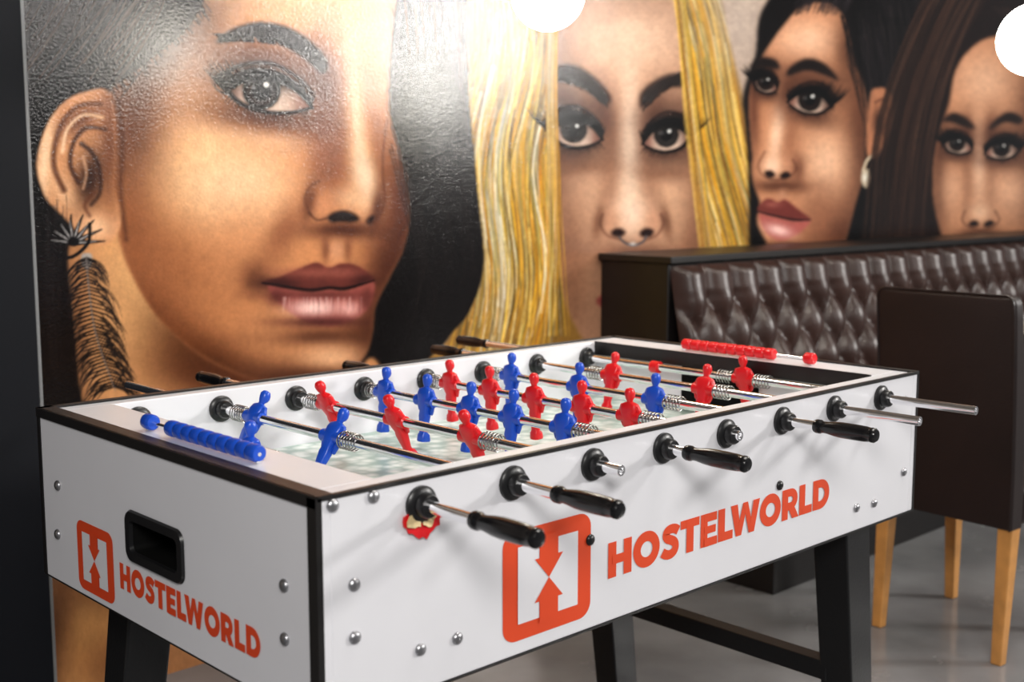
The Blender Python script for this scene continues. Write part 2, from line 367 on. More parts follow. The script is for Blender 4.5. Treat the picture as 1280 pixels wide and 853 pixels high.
# ---- portrait two : long blonde hair
H2=[(586,-260),(905,-260),(900,-40),(906,20),(926,110),(944,200),(956,290),(964,340),(900,470),(545,480),(560,425),(588,390),(606,330),(598,230),(588,120),(584,0)]
fill(H2,(152,116,62),1.5); mH=maskof(H2,1.5)
F2=[(712,-140),(694,-20),(690,60),(688,150),(690,240),(696,320),(712,390),(748,450),(800,490),(850,450),(880,390),(890,320),(884,250),(870,180),(860,120),(852,50),(832,-30),(790,-120)]
blond=[(236,192,96),(206,150,56),(246,224,168),(120,88,38),(110,102,60),(222,164,36),(156,148,96),(240,236,218),(70,54,32),(196,126,34),(228,178,64),(148,136,76),(96,70,36),(236,208,116)]
for i in range(700):
    x=rnd(584,706); w=rnd(8,26); g=random.choice(blond); y0=rnd(-80,160); y1=y0+rnd(160,420); ph_=rnd(0,1.2)
    if 602<x<642 and rnd(0,1)<.4: g=random.choice([(206,202,190),(130,130,120),(234,230,218)])
    xm=lambda y: x+8-(y+80)*.05+w*.55*math.sin(y*.020+ph_)
    stroke([(xm(y),y) for y in np.linspace(y0,y1,7)],rnd(.8,4),rnd(.5,2),g,rnd(.35,.85),.6,5,mH)
for i in range(500):
    t=rnd(0,1); x=822+t*70; g=random.choice(blond); y0=rnd(-80,120); y1=y0+rnd(120,300); w=rnd(4,14); ph_=rnd(0,1.2)
    xm=lambda y: x+2+y*(.20+t*.03)+w*.5*math.sin(y*.022+ph_)
    stroke([(xm(y),y) for y in np.linspace(y0,y1,6)],rnd(.8,4),rnd(.5,2),g,rnd(.35,.85),.6,5,mH)
fill(F2,(200,157,129),2); m2=maskof(F2,2)
B=lambda *a,**k: blob(*a,clip=m2,**k)
B(698,200,20,160,(98,67,53),.9); B(876,240,22,140,(108,72,54),.88); B(790,45,60,44,(232,198,174),.8); B(785,-20,80,30,(150,118,99),.65)
B(732,255,28,48,(230,190,160),.75); B(838,260,24,48,(230,188,156),.75); B(757,146,12,28,(96,62,48),.85,ang=-15); B(815,148,12,28,(96,62,48),.8,ang=15)
B(764,220,11,60,(146,104,82),.6,ang=5); B(811,224,11,60,(146,104,82),.55,ang=-5)
B(787,185,10,70,(252,226,204),.9); B(789,268,16,15,(250,220,198),.9); B(763,276,10,12,(204,156,128),.8); B(818,276,10,12,(204,156,128),.8)
B(748,278,5,16,(100,66,49),.8,ang=10); B(833,278,5,16,(100,66,49),.8,ang=-10)
B(790,318,38,11,(100,66,51),.88); B(790,338,12,10,(204,158,134),.6); B(725,380,40,60,(174,130,103),.5); B(720,208,34,8,(134,97,77),.8); B(834,216,28,8,(134,97,77),.8)
B(712,320,20,70,(130,91,70),.7); B(868,330,18,50,(120,82,62),.7)
eye(719,165,32,24,2,(42,38,36),.06,-1,1.1,(66,44,36),16.5,m2)
eye(834,171,29,23,-2,(42,38,36),-.04,1,1.1,(66,44,36),15.5,m2)
fill([(687,90),(703,81),(724,84),(747,100),(763,121),(758,131),(742,120),(722,108),(702,102),(690,102)],(42,29,24),2.2,.97)
fill([(800,134),(801,117),(818,101),(840,92),(859,96),(857,108),(838,110),(816,122),(806,133)],(42,29,24),2.2,.97)
for i in range(110):
    t=rnd(0,1); x=690+t*70; y=91+t*t*34+rnd(-5,8); stroke([(x,y+4),(x-4,y-2),(x-9,y-4)],1.4,.4,(20,13,11),.75,.5,3)
    x=803+t*54; y=128-34*math.sin(t*1.5)+rnd(-5,8); stroke([(x,y+4),(x+4,y-2),(x+9,y-4)],1.4,.4,(20,13,11),.75,.5,3)
fill([(764,290),(772,285),(782,290),(776,296),(766,295)],(36,19,16),1.6); fill([(800,290),(809,285),(817,289),(813,296),(802,296)],(36,19,16),1.6)
stroke([(753,268),(751,282),(760,295),(776,300),(791,306),(806,301),(821,294),(829,280),(826,268)],2,2,(84,51,39),.7,2.0)
stroke([(774,296),(780,303),(791,307),(803,303),(808,295)],2.4,2.4,(80,80,86),1,.7); blob(791,305,3,1.5,(230,230,230),.8)
fill([(745,376),(770,362),(790,366),(812,362),(836,376),(812,394),(790,398),(766,392)],(150,76,72),1.6)
for i in range(46):
    x=rnd(686,700); stroke([(x,-60),(x-4,100),(x+rnd(-4,2),240),(x+rnd(-10,14),420)],rnd(.8,2.2),.8,random.choice(blond),.7)
    x=rnd(848,862); stroke([(x-16,-90),(x,40),(x+rnd(8,16),160),(x+rnd(26,36),320)],rnd(.8,2.2),.8,random.choice(blond),.7)
blob(925,20,26,60,(186,174,166),.6); blob(915,-60,40,60,(200,182,168),.6)

# ---- portrait three : black hair tied up
fill([(944,70),(950,20),(975,-30),(990,-120),(1080,-160),(1150,-120),(1168,-20),(1166,80),(1150,170),(1120,330),(1110,500),(960,500),(934,180),(929,120)],(11,8,8),2)
F3=[(984,26),(1006,6),(1036,4),(1056,24),(1066,70),(1080,110),(1086,150),(1084,200),(1070,250),(1056,300),(1036,340),(1000,346),(970,318),(954,296),(946,276),(950,256),(945,240),(940,220),(940,190),(937,150),(938,112),(952,72)]
fill(F3,(198,143,109),1.8); m3=maskof(F3,1.8)
B=lambda *a,**k: blob(*a,clip=m3,**k)
B(1010,50,30,20,(246,202,172),.85); B(1076,180,16,80,(86,52,37),.92); B(1032,205,22,32,(246,202,170),.9); B(1050,300,32,30,(82,48,34),.9,ang=-50)
B(972,165,7,34,(252,214,186),.88,ang=8); B(986,112,8,18,(92,56,40),.85,ang=15); B(987,175,8,34,(146,98,74),.6,ang=4); B(942,140,6,40,(98,60,44),.85); B(966,208,9,8,(252,214,186),.92)
B(987,208,7,9,(206,152,120),.8); B(998,212,6,14,(104,64,47),.75); B(975,233,26,6,(86,51,36),.92); B(978,243,5,6,(200,150,122),.6)
B(985,320,18,8,(230,178,146),.85); B(980,308,22,5,(76,44,32),.88); B(1060,60,12,30,(90,59,43),.85); B(1012,98,30,12,(118,78,59),.6,ang=12); B(1024,268,16,28,(156,106,80),.6)
eye(957,104,15,15,10,(30,18,13),.0,-1,1.15,(62,37,28),11,m3)
eye(1013,127,26,19,12,(30,18,13),-.05,1,1.1,(62,37,28),14.5,m3)
fill([(938,84),(950,72),(969,75),(974,86),(956,84)],(24,16,14),2)
fill([(984,95),(989,83),(1010,73),(1032,81),(1048,100),(1031,94),(1008,88)],(24,16,14),2.0)
stroke([(956,190),(948,206),(953,219),(968,225),(984,222),(995,212),(991,200)],1.6,1.8,(80,46,34),.65,1.8)
fill([(955,216),(963,213),(969,219),(961,223)],(32,17,14),1.3); fill([(975,219),(984,214),(988,220),(979,224)],(32,17,14),1.3)
fill([(947,264),(953,252),(963,248),(972,253),(982,250),(998,262),(1013,275),(992,276),(968,271)],(112,54,48),1.4)
fill([(949,267),(968,271),(992,276),(1013,275),(1000,291),(976,301),(957,290)],(172,98,90),1.4)
stroke([(948,265),(968,270),(992,275),(1013,275)],[1.4,2.6,3,1.4],None,(26,11,11),.97,.9); B(973,288,12,5,(255,216,208),.9,ang=15); B(966,256,8,3,(174,108,96),.6)
fill([(1088,120),(1098,110),(1111,114),(1116,132),(1112,160),(1102,186),(1092,198),(1084,186)],(194,134,100),1.4)
for i in range(150):
    t=rnd(0,1); x=990+t*70; 
    stroke([(x,rnd(0,20)),(x+30,-40),(x+70+rnd(-10,20),-60+rnd(-30,30)),(x+110,20)],rnd(.7,1.8),.5,random.choice([(42,36,40),(10,8,9),(60,52,54),(28,23,26)]),.45)
for i in range(140):
    x=rnd(1080,1150); stroke([(x-10,rnd(0,60)),(x+rnd(-5,12),120),(x+rnd(-5,15),220),(x+rnd(-10,20),340)],rnd(.7,2),.5,random.choice([(38,33,36),(10,8,9),(52,45,45),(24,19,22)]),.4)
for i in range(12): stroke([(rnd(1050,1062),20),(rnd(1060,1072),80),(rnd(1074,1084),rnd(110,160))],1.6,.5,(16,12,13),.8)
fill([(1088,120),(1098,110),(1111,114),(1116,132),(1112,160),(1102,186),(1092,198),(1084,186)],(196,136,102),1.6,.85)
stroke([(1094,128),(1106,124),(1110,142),(1102,166)],2,2,(80,46,34),.85,1.6); blob(1098,152,5,12,(52,31,23),.9)
stroke([(1090,194),(1083,202),(1079,214)],3,3,(222,206,180),1,.7); fill([(1078,214),(1086,212),(1087,226),(1083,236),(1077,228)],(206,190,166),1,.95); blob(1081,222,2,4,(255,252,240),.9)

# ---- portrait four : long brown hair
fill([(1150,60),(1172,10),(1200,-30),(1240,-60),(1330,-70),(1400,-20),(1470,200),(1480,560),(1090,560),(1110,300),(1120,180)],(28,17,15),2)
F4=[(1186,130),(1194,90),(1212,62),(1240,46),(1275,50),(1298,90),(1306,150),(1304,220),(1290,280),(1262,330),(1225,345),(1190,320),(1172,275),(1166,225),(1172,175)]
fill(F4,(200,146,112),1.8); m4=maskof(F4,1.8)
B=lambda *a,**k: blob(*a,clip=m4,**k)
B(1232,100,28,26,(240,194,162),.85); B(1292,190,16,80,(90,58,43),.88); B(1174,220,8,60,(94,60,44),.85); B(1224,205,7,38,(246,204,174),.88); B(1239,165,6,18,(98,62,47),.75); B(1209,165,5,16,(98,62,47),.75)
B(1240,225,5,32,(144,100,77),.6); B(1208,225,5,32,(144,100,77),.55)
B(1262,238,20,22,(232,184,152),.85); B(1190,236,12,22,(230,182,150),.75); B(1225,266,9,8,(244,200,168),.92); B(1225,293,22,6,(90,57,43),.88)
eye(1197,181,18,14,4,(34,20,15),.05,-1,1.1,(64,39,31),10,m4)
eye(1253,187,21,15,-1,(34,20,15),-.05,1,1.1,(64,39,31),11,m4)
fill([(1178,152),(1191,141),(1208,148),(1219,161),(1204,158),(1190,153)],(32,21,18),2.0)
fill([(1237,162),(1245,149),(1262,140),(1278,148),(1274,155),(1256,153)],(32,21,18),2.0)
stroke([(1206,264),(1203,276),(1213,285),(1226,288),(1239,285),(1249,275),(1244,264)],1.6,1.6,(76,46,35),.65,1.8)
fill([(1211,279),(1219,275),(1224,281),(1215,284)],(34,19,16),1.3); fill([(1229,281),(1237,275),(1243,279),(1235,284)],(34,19,16),1.3)
fill([(1196,308),(1214,298),(1226,301),(1240,298),(1260,308),(1240,322),(1214,322)],(150,78,74),1.2)
for i in range(240):
    x=rnd(1094,1168); stroke([(x+70+rnd(-6,6),-20),(x+32,60),(x+rnd(-4,4),170),(x-16+rnd(-10,10),330)],rnd(.8,2.6),.6,random.choice([(74,51,40),(20,12,12),(98,72,58),(44,29,24),(22,14,12)]),.5,.6,6)
for i in range(40):
    x=rnd(1284,1330); stroke([(1250+rnd(-10,10),10),(x,70),(x+16,200),(x+20,340)],rnd(.8,2.6),.6,random.choice([(70,50,42),(20,13,14),(44,31,27)]),.5)
# paint texture
def nz(s): 
    g=np.random.rand(CH//s+3,CW//s+3).astype(np.float32); yi=np.arange(CH)/s; xi=np.arange(CW)/s
    y0=yi.astype(int);x0=xi.astype(int);fy=(yi-y0)[:,None];fx=(xi-x0)[None]
    return (g[y0][:,x0]*(1-fy)*(1-fx)+g[y0+1][:,x0]*fy*(1-fx)+g[y0][:,x0+1]*(1-fy)*fx+g[y0+1][:,x0+1]*fy*fx)-.5
N=nz(40)*.05+nz(14)*.05+nz(5)*.07+nz(2)*.08
L_=C.mean(-1,keepdims=True); C=np.clip(L_+(C-L_)*1.08,0,1)
C=np.clip((C**1.10)*(1+N[...,None]),0,1)
LIN=np.where(C<=.04045,C/12.92,((C+.055)/1.055)**2.4).astype(np.float32)

WY,WX0,WX1,WH = 2.8,1.12,8.3,2.95
us=np.concatenate([np.arange(14,1340,1.4)]); a=(us-640)/FPX
xc=(1.9309+2.0118*a)/(.7242-.6842*a); xc=xc[xc>WX0+.0005]
xc=np.concatenate([[WX0],xc,np.linspace(xc[-1]+.03,WX1,30)])
zc=np.concatenate([np.arange(0,.45,.012),np.arange(.45,2.3,.0028),np.linspace(2.31,WH,25)])
XG,ZG=np.meshgrid(xc,zc); YG=np.full_like(XG,WY)
c,s_,cp,sp=math.cos(TH),math.sin(TH),math.cos(PT),math.sin(PT)
zr=ZG-CAMH; dep=c*cp*XG+s_*cp*YG-sp*zr
uu=640+FPX*(s_*XG-c*YG)/dep-U0; vv=426.5-FPX*(c*sp*XG+s_*sp*YG+cp*zr)/dep-V0
uu=np.clip(uu,0,CW-2.001); vv=np.clip(vv,0,CH-2.001)
iu=uu.astype(int);iv=vv.astype(int);fu=(uu-iu)[...,None];fv=(vv-iv)[...,None]
col=LIN[iv,iu]*(1-fu)*(1-fv)+LIN[iv,iu+1]*fu*(1-fv)+LIN[iv+1,iu]*(1-fu)*fv+LIN[iv+1,iu+1]*fu*fv
nr,nc=XG.shape; nv=nr*nc
me=bpy.data.meshes.new("mural"); me.vertices.add(nv)
me.vertices.foreach_set("co",np.stack([XG,YG,ZG],-1).astype(np.float32).ravel())
I=np.arange(nv).reshape(nr,nc); Q=np.stack([I[:-1,:-1],I[:-1,1:],I[1:,1:],I[1:,:-1]],-1).reshape(-1,4)
me.loops.add(Q.size); me.loops.foreach_set("vertex_index",Q.ravel().astype(np.int32))
me.polygons.add(len(Q)); me.polygons.foreach_set("loop_start",(np.arange(len(Q))*4).astype(np.int32))
try: me.polygons.foreach_set("loop_total",np.full(len(Q),4,np.int32))
except Exception: pass
me.update(calc_edges=True); me.validate()
at=me.color_attributes.new("paint",'FLOAT_COLOR','POINT')
at.data.foreach_set("color",np.concatenate([col,np.ones((nr,nc,1))],-1).astype(np.float32).ravel())
mm=bpy.data.materials.new("mural_paint"); mm.use_nodes=True; nt=mm.node_tree; b=nt.nodes["Principled BSDF"]
an=nt.nodes.new("ShaderNodeAttribute"); an.attribute_name="paint"; nt.links.new(an.outputs["Color"],b.inputs["Base Color"])
b.inputs["Roughness"].default_value=.15; b.inputs["Specular IOR Level"].default_value=.5
tc=nt.nodes.new("ShaderNodeTexCoord"); n=nt.nodes.new("ShaderNodeTexNoise"); n.inputs["Scale"].default_value=150; n.inputs["Detail"].default_value=4
nt.links.new(tc.outputs["Object"],n.inputs["Vector"]); bp=nt.nodes.new("ShaderNodeBump"); bp.inputs["Strength"].default_value=.40; bp.inputs["Distance"].default_value=.0022
nt.links.new(n.outputs["Fac"],bp.inputs["Height"]); nt.links.new(bp.outputs["Normal"],b.inputs["Normal"])
me.materials.append(mm)
mural=link(bpy.data.objects.new("mural",me)); mural["label"]="painted wall mural of four large women's portrait faces"; mural["category"]="mural"

# ------------------------------------------------------------------ room
def struct(o): o["kind"]="structure"; return o
m=MB(); m.box(-3,8.5,-3,2.803,-.05,0); struct(m.obj("floor",FLOOR))
m=MB(); m.box(-3,8.5,2.803,2.95,0,2.95); struct(m.obj("wall_back",WALLM))
m=MB(); m.box(-3,8.5,-3,2.95,2.95,3.0); struct(m.obj("ceiling",CEIL))
m=MB(); m.box(1.085,1.1195,2.77,2.802,0,2.949); struct(m.obj("trim_1",GREY,bevel=.003))
m=MB(); m.box(.90,1.0845,2.70,2.802,0,2.949); struct(m.obj("trim_2",DARK,bevel=.004))
m=MB(); m.box(-.2,.899,2.74,2.802,0,2.2); m.box(-.2,.899,2.72,2.74,.1,.12); struct(m.obj("door_1",DARK,bevel=.004))

# ------------------------------------------------------------------ foosball table
X0,X1,Y0,Y1,ZT = .779,2.209,1.150,1.955,.90
ZB = ZT-.280; CX,CY=(X0+X1)/2,(Y0+Y1)/2
SHL,SHR = .888,2.10   # inner ends
T = empty("foosball_table",(CX,CY,0),"white foosball table with orange lettering, blue and red players, black legs","table football table")
W=.040
m=MB(); m.box(X0+.018,X1-.018,Y0,Y0+W,ZB,ZT-.0005); m.obj("side_panel",WHITE,T,(CX,Y0,ZB),bevel=.002)
m=MB(); m.box(X0+.018,X1-.018,Y1-W,Y1,ZB,ZT-.0005); m.obj("side_panel",WHITE,T,(CX,Y1,ZB),bevel=.002)
# end panel with hand slot
sy0,sy1,sz0,sz1=1.477,1.638,.721,.788
m=MB(); xa,xb=X0,X0+.018
m.box(xa,xb,Y0,sy0,ZB,ZT-.0005); m.box(xa,xb,sy1,Y1,ZB,ZT-.0005); m.box(xa,xb,sy0,sy1,ZB,sz0); m.box(xa,xb,sy0,sy1,sz1,ZT-.0005)
m.obj("end_panel",WHITE,T,(X0,CY,ZB))
m=MB(); m.box(X1-.018,X1,Y0,Y1,ZB,ZT-.0005); m.obj("end_panel",WHITE,T,(X1,CY,ZB),bevel=.002)
# slot cup with rounded frame
def rrect(y0,y1,z0,z1,r,n=6):
    out=[]
    for cy,cz,a0 in ((y1-r,z1-r,0),(y0+r,z1-r,90),(y0+r,z0+r,180),(y1-r,z0+r,270)):
        for k in range(n+1):
            a=math.radians(a0+90*k/n); out.append((cy+r*math.cos(a),cz+r*math.sin(a)))
    return out
def ringloft(rings,cap):
    vs=[(x,y,z) for x,r in rings for y,z in r]; nn=len(rings[0][1]); fs=[]
    for i in range(len(rings)-1):
        for k in range(nn): fs.append((i*nn+k,i*nn+(k+1)%nn,(i+1)*nn+(k+1)%nn,(i+1)*nn+k))
    if cap: fs.append(tuple((len(rings)-1)*nn+k for k in range(nn)))
    return vs,fs
m=MB(); m.add(*ringloft([(X0-.001,rrect(sy0-.006,sy1+.006,sz0-.006,sz1+.006,.018)),(X0-.005,rrect(sy0-.004,sy1+.004,sz0-.004,sz1+.004,.017)),(X0-.005,rrect(sy0+.009,sy1-.009,sz0+.009,sz1-.009,.010)),(X0+.001,rrect(sy0+.010,sy1-.010,sz0+.010,sz1-.010,.010))],False))
rh=m.obj("recessed_handle",BLACKP,T,(X0,1.5575,.752),smooth=40,label="black recessed plastic carrying handle")
m=MB(); m.add(*ringloft([(X0-.001,rrect(sy0+.009,sy1-.009,sz0+.009,sz1-.009,.010)),(X0+.07,rrect(sy0+.012,sy1-.012,sz0+.012,sz1-.012,.008))],True))
m.obj("recess_cup",CUPM,rh,(X0,1.5575,.752),smooth=40)
m=MB(); m.box(X0+.018,SHL,Y0+W,Y1-W,ZT-.018,ZT-.0005); m.obj("top_shelf",WHITE,T,(X0+.06,CY,ZT-.018))
m=MB(); m.box(SHR,X1-.018,Y0+W,Y1-W,ZT-.018,ZT-.0005); m.obj("top_shelf",WHITE,T,(X1-.06,CY,ZT-.018))
m=MB(); m.box(SHR,SHR+.004,Y0+W,Y1-W,ZT-.125,ZT-.019); m.obj("goal_end_wall",WHITE,T,(SHR,CY,ZT-.125))
m=MB(); m.box(SHR-.005,SHR-.0002,Y0+W,Y1-W,ZT-.030,ZT+.002); m.obj("shelf_lip",DKWOOD,T,(SHR,CY,ZT-.02))
m=MB(); m.box(SHR-.002,SHR-.0004,1.45,1.655,ZT-.124,ZT-.030); m.obj("goal_opening",CUPM,T,(SHR,CY,ZT-.08))
m=MB(); m.box(SHL,SHL+.004,Y0+W,Y1-W,ZT-.125,ZT-.001); m.obj("goal_end_wall",WHITE,T,(SHL,CY,ZT-.125))
m=MB(); m.box(X0+.10,X1-.018,Y0+W,Y1-W,ZT-.150,ZT-.125); m.obj("playfield",FIELD,T,(CX,CY,ZT-.125),label="frosted pale green playfield")
m=MB(); m.box(X0+.018,X1-.018,Y0+W,Y1-W,ZB,ZB+.012); m.obj("bottom_board",BLACKT,T,(CX,CY,ZB))
# trims
m=MB(); e=.0015
m.box(X0-e,X0+.024,Y0-e,Y1+e,ZT-.001,ZT+.003); m.box(X0-e-.001,X0+.001,Y0-e,Y1+e,ZT-.012,ZT+.003)
m.box(X1-.014,X1+e,Y0-e,Y1+e,ZT-.001,ZT+.003); m.box(X1-.001,X1+e+.001,Y0-e,Y1+e,ZT-.012,ZT+.003)
m.box(X0,X1,Y0-e-.0005,Y0+.006,ZT-.0035,ZT+.002); m.box(X0,X1,Y1-.012,Y1+e,ZT-.008,ZT+.003)
m.box(X0-e-.001,X0+.006,Y0-e-.0005,Y0+.017,ZB,ZT); m.box(X0-e,X0+.004,Y1-.010,Y1+e,ZB,ZT)
m.box(X1-.004,X1+e,Y0-e,Y0+.008,ZB,ZT); m.box(X0,X0+.0035,Y0-.0022,Y1,ZB-.002,ZB+.001); m.box(X0,X1,Y0-e,Y0+.01,ZB-.003,ZB)
m.obj("edge_trim",BLACKT,T,(CX,CY,ZT),label="black edge banding")
# legs
def leg(x,y,sx,sy):
    m=MB(); m.taper((x+sx*.075,y+sy*.02,0.02),(.072,.068),(x,y,ZB),(.086,.078)); m.lathe([(.03,0),(.03,.02)],'z',(x+sx*.075,y+sy*.02,0))
    m.obj("leg",LEGM,T,(x,y,0),bevel=.004)
leg(.925,Y0+.07,-1,0); leg(.925,Y1-.065,-1,0); leg(2.055,Y0+.07,1,0); leg(2.04,Y1-.11,1,0)
for x in (.90,2.075):
    m=MB(); m.box(x-.02,x+.02,Y0+.09,Y1-.11,.275,.315); m.obj("stretcher",LEGM,T,(x,CY,.295),bevel=.003)
# bolts
bolt=MB(); bolt.lathe([(.0085,0),(.0085,.0015),(.0075,.0035),(.0045,.0052),(.001,.0058)],'y',n=16); bme=bolt.mesh("bolt",STEEL,50)
def pz(u,v,plane,val):
    A=(u-640)/FPX; Bb=(426.5-v)/FPX
    d=Vector((c*cp,s_*cp,-sp))+A*Vector((s_,-c,0))+Bb*Vector((c*sp,s_*sp,cp))
    t=val/(d.x if plane=='x' else d.y); return d*t+Vector((0,0,CAMH))
for u,v in ((415,632),(466,621),(442,731),(443,797),(525,812),(571,798),(1070,635),(1092,629),(1129,590),(1130,500)):
    p=pz(u,v,'y',Y0); inst(bme,"bolt",T,(p.x,Y0-.0003,p.z),(math.pi,0,0))
for u,v in ((73,607),(73,668),(356,732),(357,799)):
    p=pz(u,v,'x',X0); inst(bme,"bolt",T,(X0-.0003,p.y,p.z),(0,0,math.pi/2))
blk=bme.copy(); blk.materials[0]=BLACKP
for u,v in ((974,607),(737,675)):
    p=pz(u,v,'y',Y0); o=inst(blk,"bolt",T,(p.x,Y0-.0003,p.z),(math.pi,0,0)); o["label"]="black bolt"

# lettering
t_=.155
def strip(pl,h=t_,closed=False):
    P=[Vector(p) for p in pl]; n=len(P); vs=[];fs=[]
    for i,p in enumerate(P):
        if closed: a,b_=P[(i-1)%n],P[(i+1)%n]
        else: a,b_=P[max(0,i-1)],P[min(n-1,i+1)]
        d=(b_-a).normalized(); nn=Vector((-d.y,d.x)); vs+= [p+nn*h,p-nn*h]
    for i in range(n if closed else n-1):
        j=(i+1)%n; fs.append((2*i,2*i+1,2*j+1,2*j))
    return vs,fs
def glyph(ch):
    t=t_; u=.128
    if ch=='H': return .90,[strip([(t,0),(t,1)]),strip([(.90-t,0),(.90-t,1)]),strip([(t,.5),(.90-t,.5)],h=u)]
    if ch=='O': return 1.08,[strip([(.54+(.54-t)*math.cos(a),.5+(.52-t+.01)*math.sin(a)) for a in np.linspace(0,2*math.pi,41)[:-1]],closed=True,h=.148)]
    if ch=='S':
        return .78,[strip([tuple(p) for p in cat([(.71,.765),(.57,.85),(.39,.872),(.24,.825),(.185,.72),(.25,.615),(.39,.55),(.53,.475),(.60,.355),(.57,.22),(.45,.138),(.29,.128),(.15,.175),(.05,.245)],4)],h=.138)]
    if ch=='T': return .82,[strip([(0,1-u),(.82,1-u)],h=u),strip([(.41,0),(.41,1)])]
    if ch=='E': return .73,[strip([(t,0),(t,1)]),strip([(t,1-u),(.72,1-u)],h=u),strip([(t,.5),(.67,.5)],h=.115),strip([(t,u),(.73,u)],h=u)]
    if ch=='L': return .68,[strip([(t,0),(t,1)]),strip([(t,.135),(.68,.135)],h=.135)]
    if ch=='W':
        q=lambda a,b,c_,d:([a,b,c_,d],[(0,1,2,3)])
        return 1.38,[q((0,1),(.32,1),(.52,0),(.26,0)),q((.26,0),(.51,0),(.80,1),(.58,1)),q((.58,1),(.80,1),(1.12,0),(.87,0)),q((.86,0),(1.12,0),(1.38,1),(1.07,1))]
    if ch=='R':
        bowl=[(t,1-u),(.43,1-u)]+[(.43+.245*math.sin(a),.645+.228*math.cos(a)) for a in np.linspace(.2,math.pi-.2,14)]+[(.43,.42),(t,.42)]
        return .85,[strip([(t,0),(t,1)]),strip(bowl,h=u),([(.30,.40),(.60,.44),(.87,0),(.53,0)],[(0,1,2,3)])]
    if ch=='D':
        bowl=[(t,1-.135),(.40,1-.135)]+[(.40+.375*math.sin(a),.5+.365*math.cos(a)) for a in np.linspace(.15,math.pi-.15,20)]+[(.40,.135),(t,.135)]
        return .92,[strip([(t,0),(t,1)]),strip(bowl,h=.137)]
def word(txt,origin,ax,length,h,parent,off):
    w=0; items=[]
    for i,ch in enumerate(txt):
        gw,parts=glyph(ch); items.append((w,parts)); w+=gw+.06
        nx=txt[i+1] if i+1<len(txt) else ''
        if ch=='L' and nx=='W': w-=.16
        if (ch,nx) in (('W','O'),('S','T')): w-=.035
    w-=.06; k=length/w; m=MB()
    for x,parts in items:
        for j,(vs,fs) in enumerate(parts):
            m.add([Vector(origin)+Vector(ax)*((x+p[0])*k)+Vector((0,0,p[1]*h))+Vector(off)*(1+.3*j) for p in vs],fs)
    return m.obj("lettering",ORANGE,parent,tuple(origin),label="orange-red printed word in bold capitals")
word("HOSTELWORLD",(1.291,Y0,.686),(1,0,0),.603,.0545,T,(0,-.0009,0))
word("HOSTELWORLD",(X0,1.673,.664),(0,-1,0),.393,.0400,T,(-.0009,0,0))
def logo(origin,ax,w,h,parent,offn):
    O=Vector(origin);A=Vector(ax);Z=Vector((0,0,1));N_=Vector(offn)
    def put(m,pts,d): m.add([O+A*(p[0]*w)+Z*(p[1]*h)+N_*d for p in pts],[tuple(range(len(pts)))])
    m=MB(); put(m,[p for p in rrect(0,1,0,1,.14,8)],.0007)
    for pts in ([(.395,.90),(.605,.90),(.605,.70),(.66,.70),(.5,.50),(.34,.70),(.395,.70)],[(.395,.10),(.605,.10),(.605,.30),(.66,.30),(.5,.50),(.34,.30),(.395,.30)]):
        put(m,pts,.0024)
    o=m.obj("logo",ORANGE,parent,tuple(origin),label="orange-red square emblem with white letter H and arrows")
    m=MB()
    put(m,[(.16,.15),(.395,.15),(.395,.32),(.605,.32),(.605,.15),(.84,.15),(.84,.85),(.605,.85),(.605,.68),(.395,.68),(.395,.85),(.16,.85)],.0015)
    m.obj("logo_letter",WHITE,o,tuple(origin))
logo((1.077,Y0,.640),(1,0,0),.176,.157,T,(0,-1,0))
logo((X0,1.821,.630),(0,-1,0),.127,.112,T,(-1,0,0))

# rod parts (local, axis y)
bm_=MB(); bm_.lathe([(.0088,-.001),(.0240,-.001),(.0240,.004),(.0215,.0065),(.0160,.008),(.0160,.018),(.0140,.021),(.0088,.021)],'y',n=28); BEAR=bm_.mesh("bearing",BLACKP,35)
hm=MB(); hm.lathe([(.0085,0),(.0108,.001),(.0118,.004),(.0118,.011),(.0102,.014),(.0098,.018),(.0102,.024),(.0123,.038),(.0133,.052),(.0133,.078),(.0128,.095),(.0117,.103),(.0123,.105),(.0123,.110),(.0095,.114),(.004,.115)],'y',n=28)
HAND=hm.mesh("handle",HANDLE,35)
sm=MB(); pts=[]
for k in range(5*12+1):
    a=2*math.pi*k/12; pts.append((.0140*math.cos(a),.038*k/60,.0140*math.sin(a)))
sm.tube(pts,.0013,6); SPR=sm.mesh("spring",SPRM,60)
def figure(m_):
    m=MB(); e=.55; f=.90
    m.loft([(0,0,.026,.006*f,.007*f,1),(0,0,.022,.009*f,.018*f,e),(0,0,.014,.0115*f,.0205*f,e),(0,0,.0,.0125*f,.0175*f,e),(0,0,-.010,.011*f,.0145*f,e),(0,0,-.020,.0085*f,.0115*f,e),(0,0,-.028,.009*f,.0130*f,e),(0,0,-.040,.008*f,.0112*f,e),(0,0,-.054,.0065*f,.0090*f,e),(0,0,-.060,.0068*f,.0088*f,e),(.001,0,-.064,.010,.0095,e),(.002,0,-.074,.0118,.0100,e),(.002,0,-.077,.0108,.0092,e)],20)
    m.loft([(0,0,.022,.0050,.0050,1),(0,0,.029,.0058,.0058,1),(.001,0,.033,.0086,.0078,1),(.001,0,.038,.0100,.0088,1),(.0,0,.044,.0098,.0088,1),(0,0,.049,.0070,.0065,1),(0,0,.051,.002,.002,1)],16)
    for sy in (-1,1):
        m.tube([(0,sy*.0155,.019),(.001,sy*.0200,.010),(.001,sy*.0205,-.004),(.003,sy*.0170,-.017),(.006,sy*.0120,-.024)],[.0048,.0052,.0046,.0040,.0036],8)
    m.tube([(0,-.025,0),(0,.025,0)],.0108,14)
    return m.mesh("player_figure",m_,40)
FIGB,FIGR=figure(BLUE),figure(RED)
ZR=.866
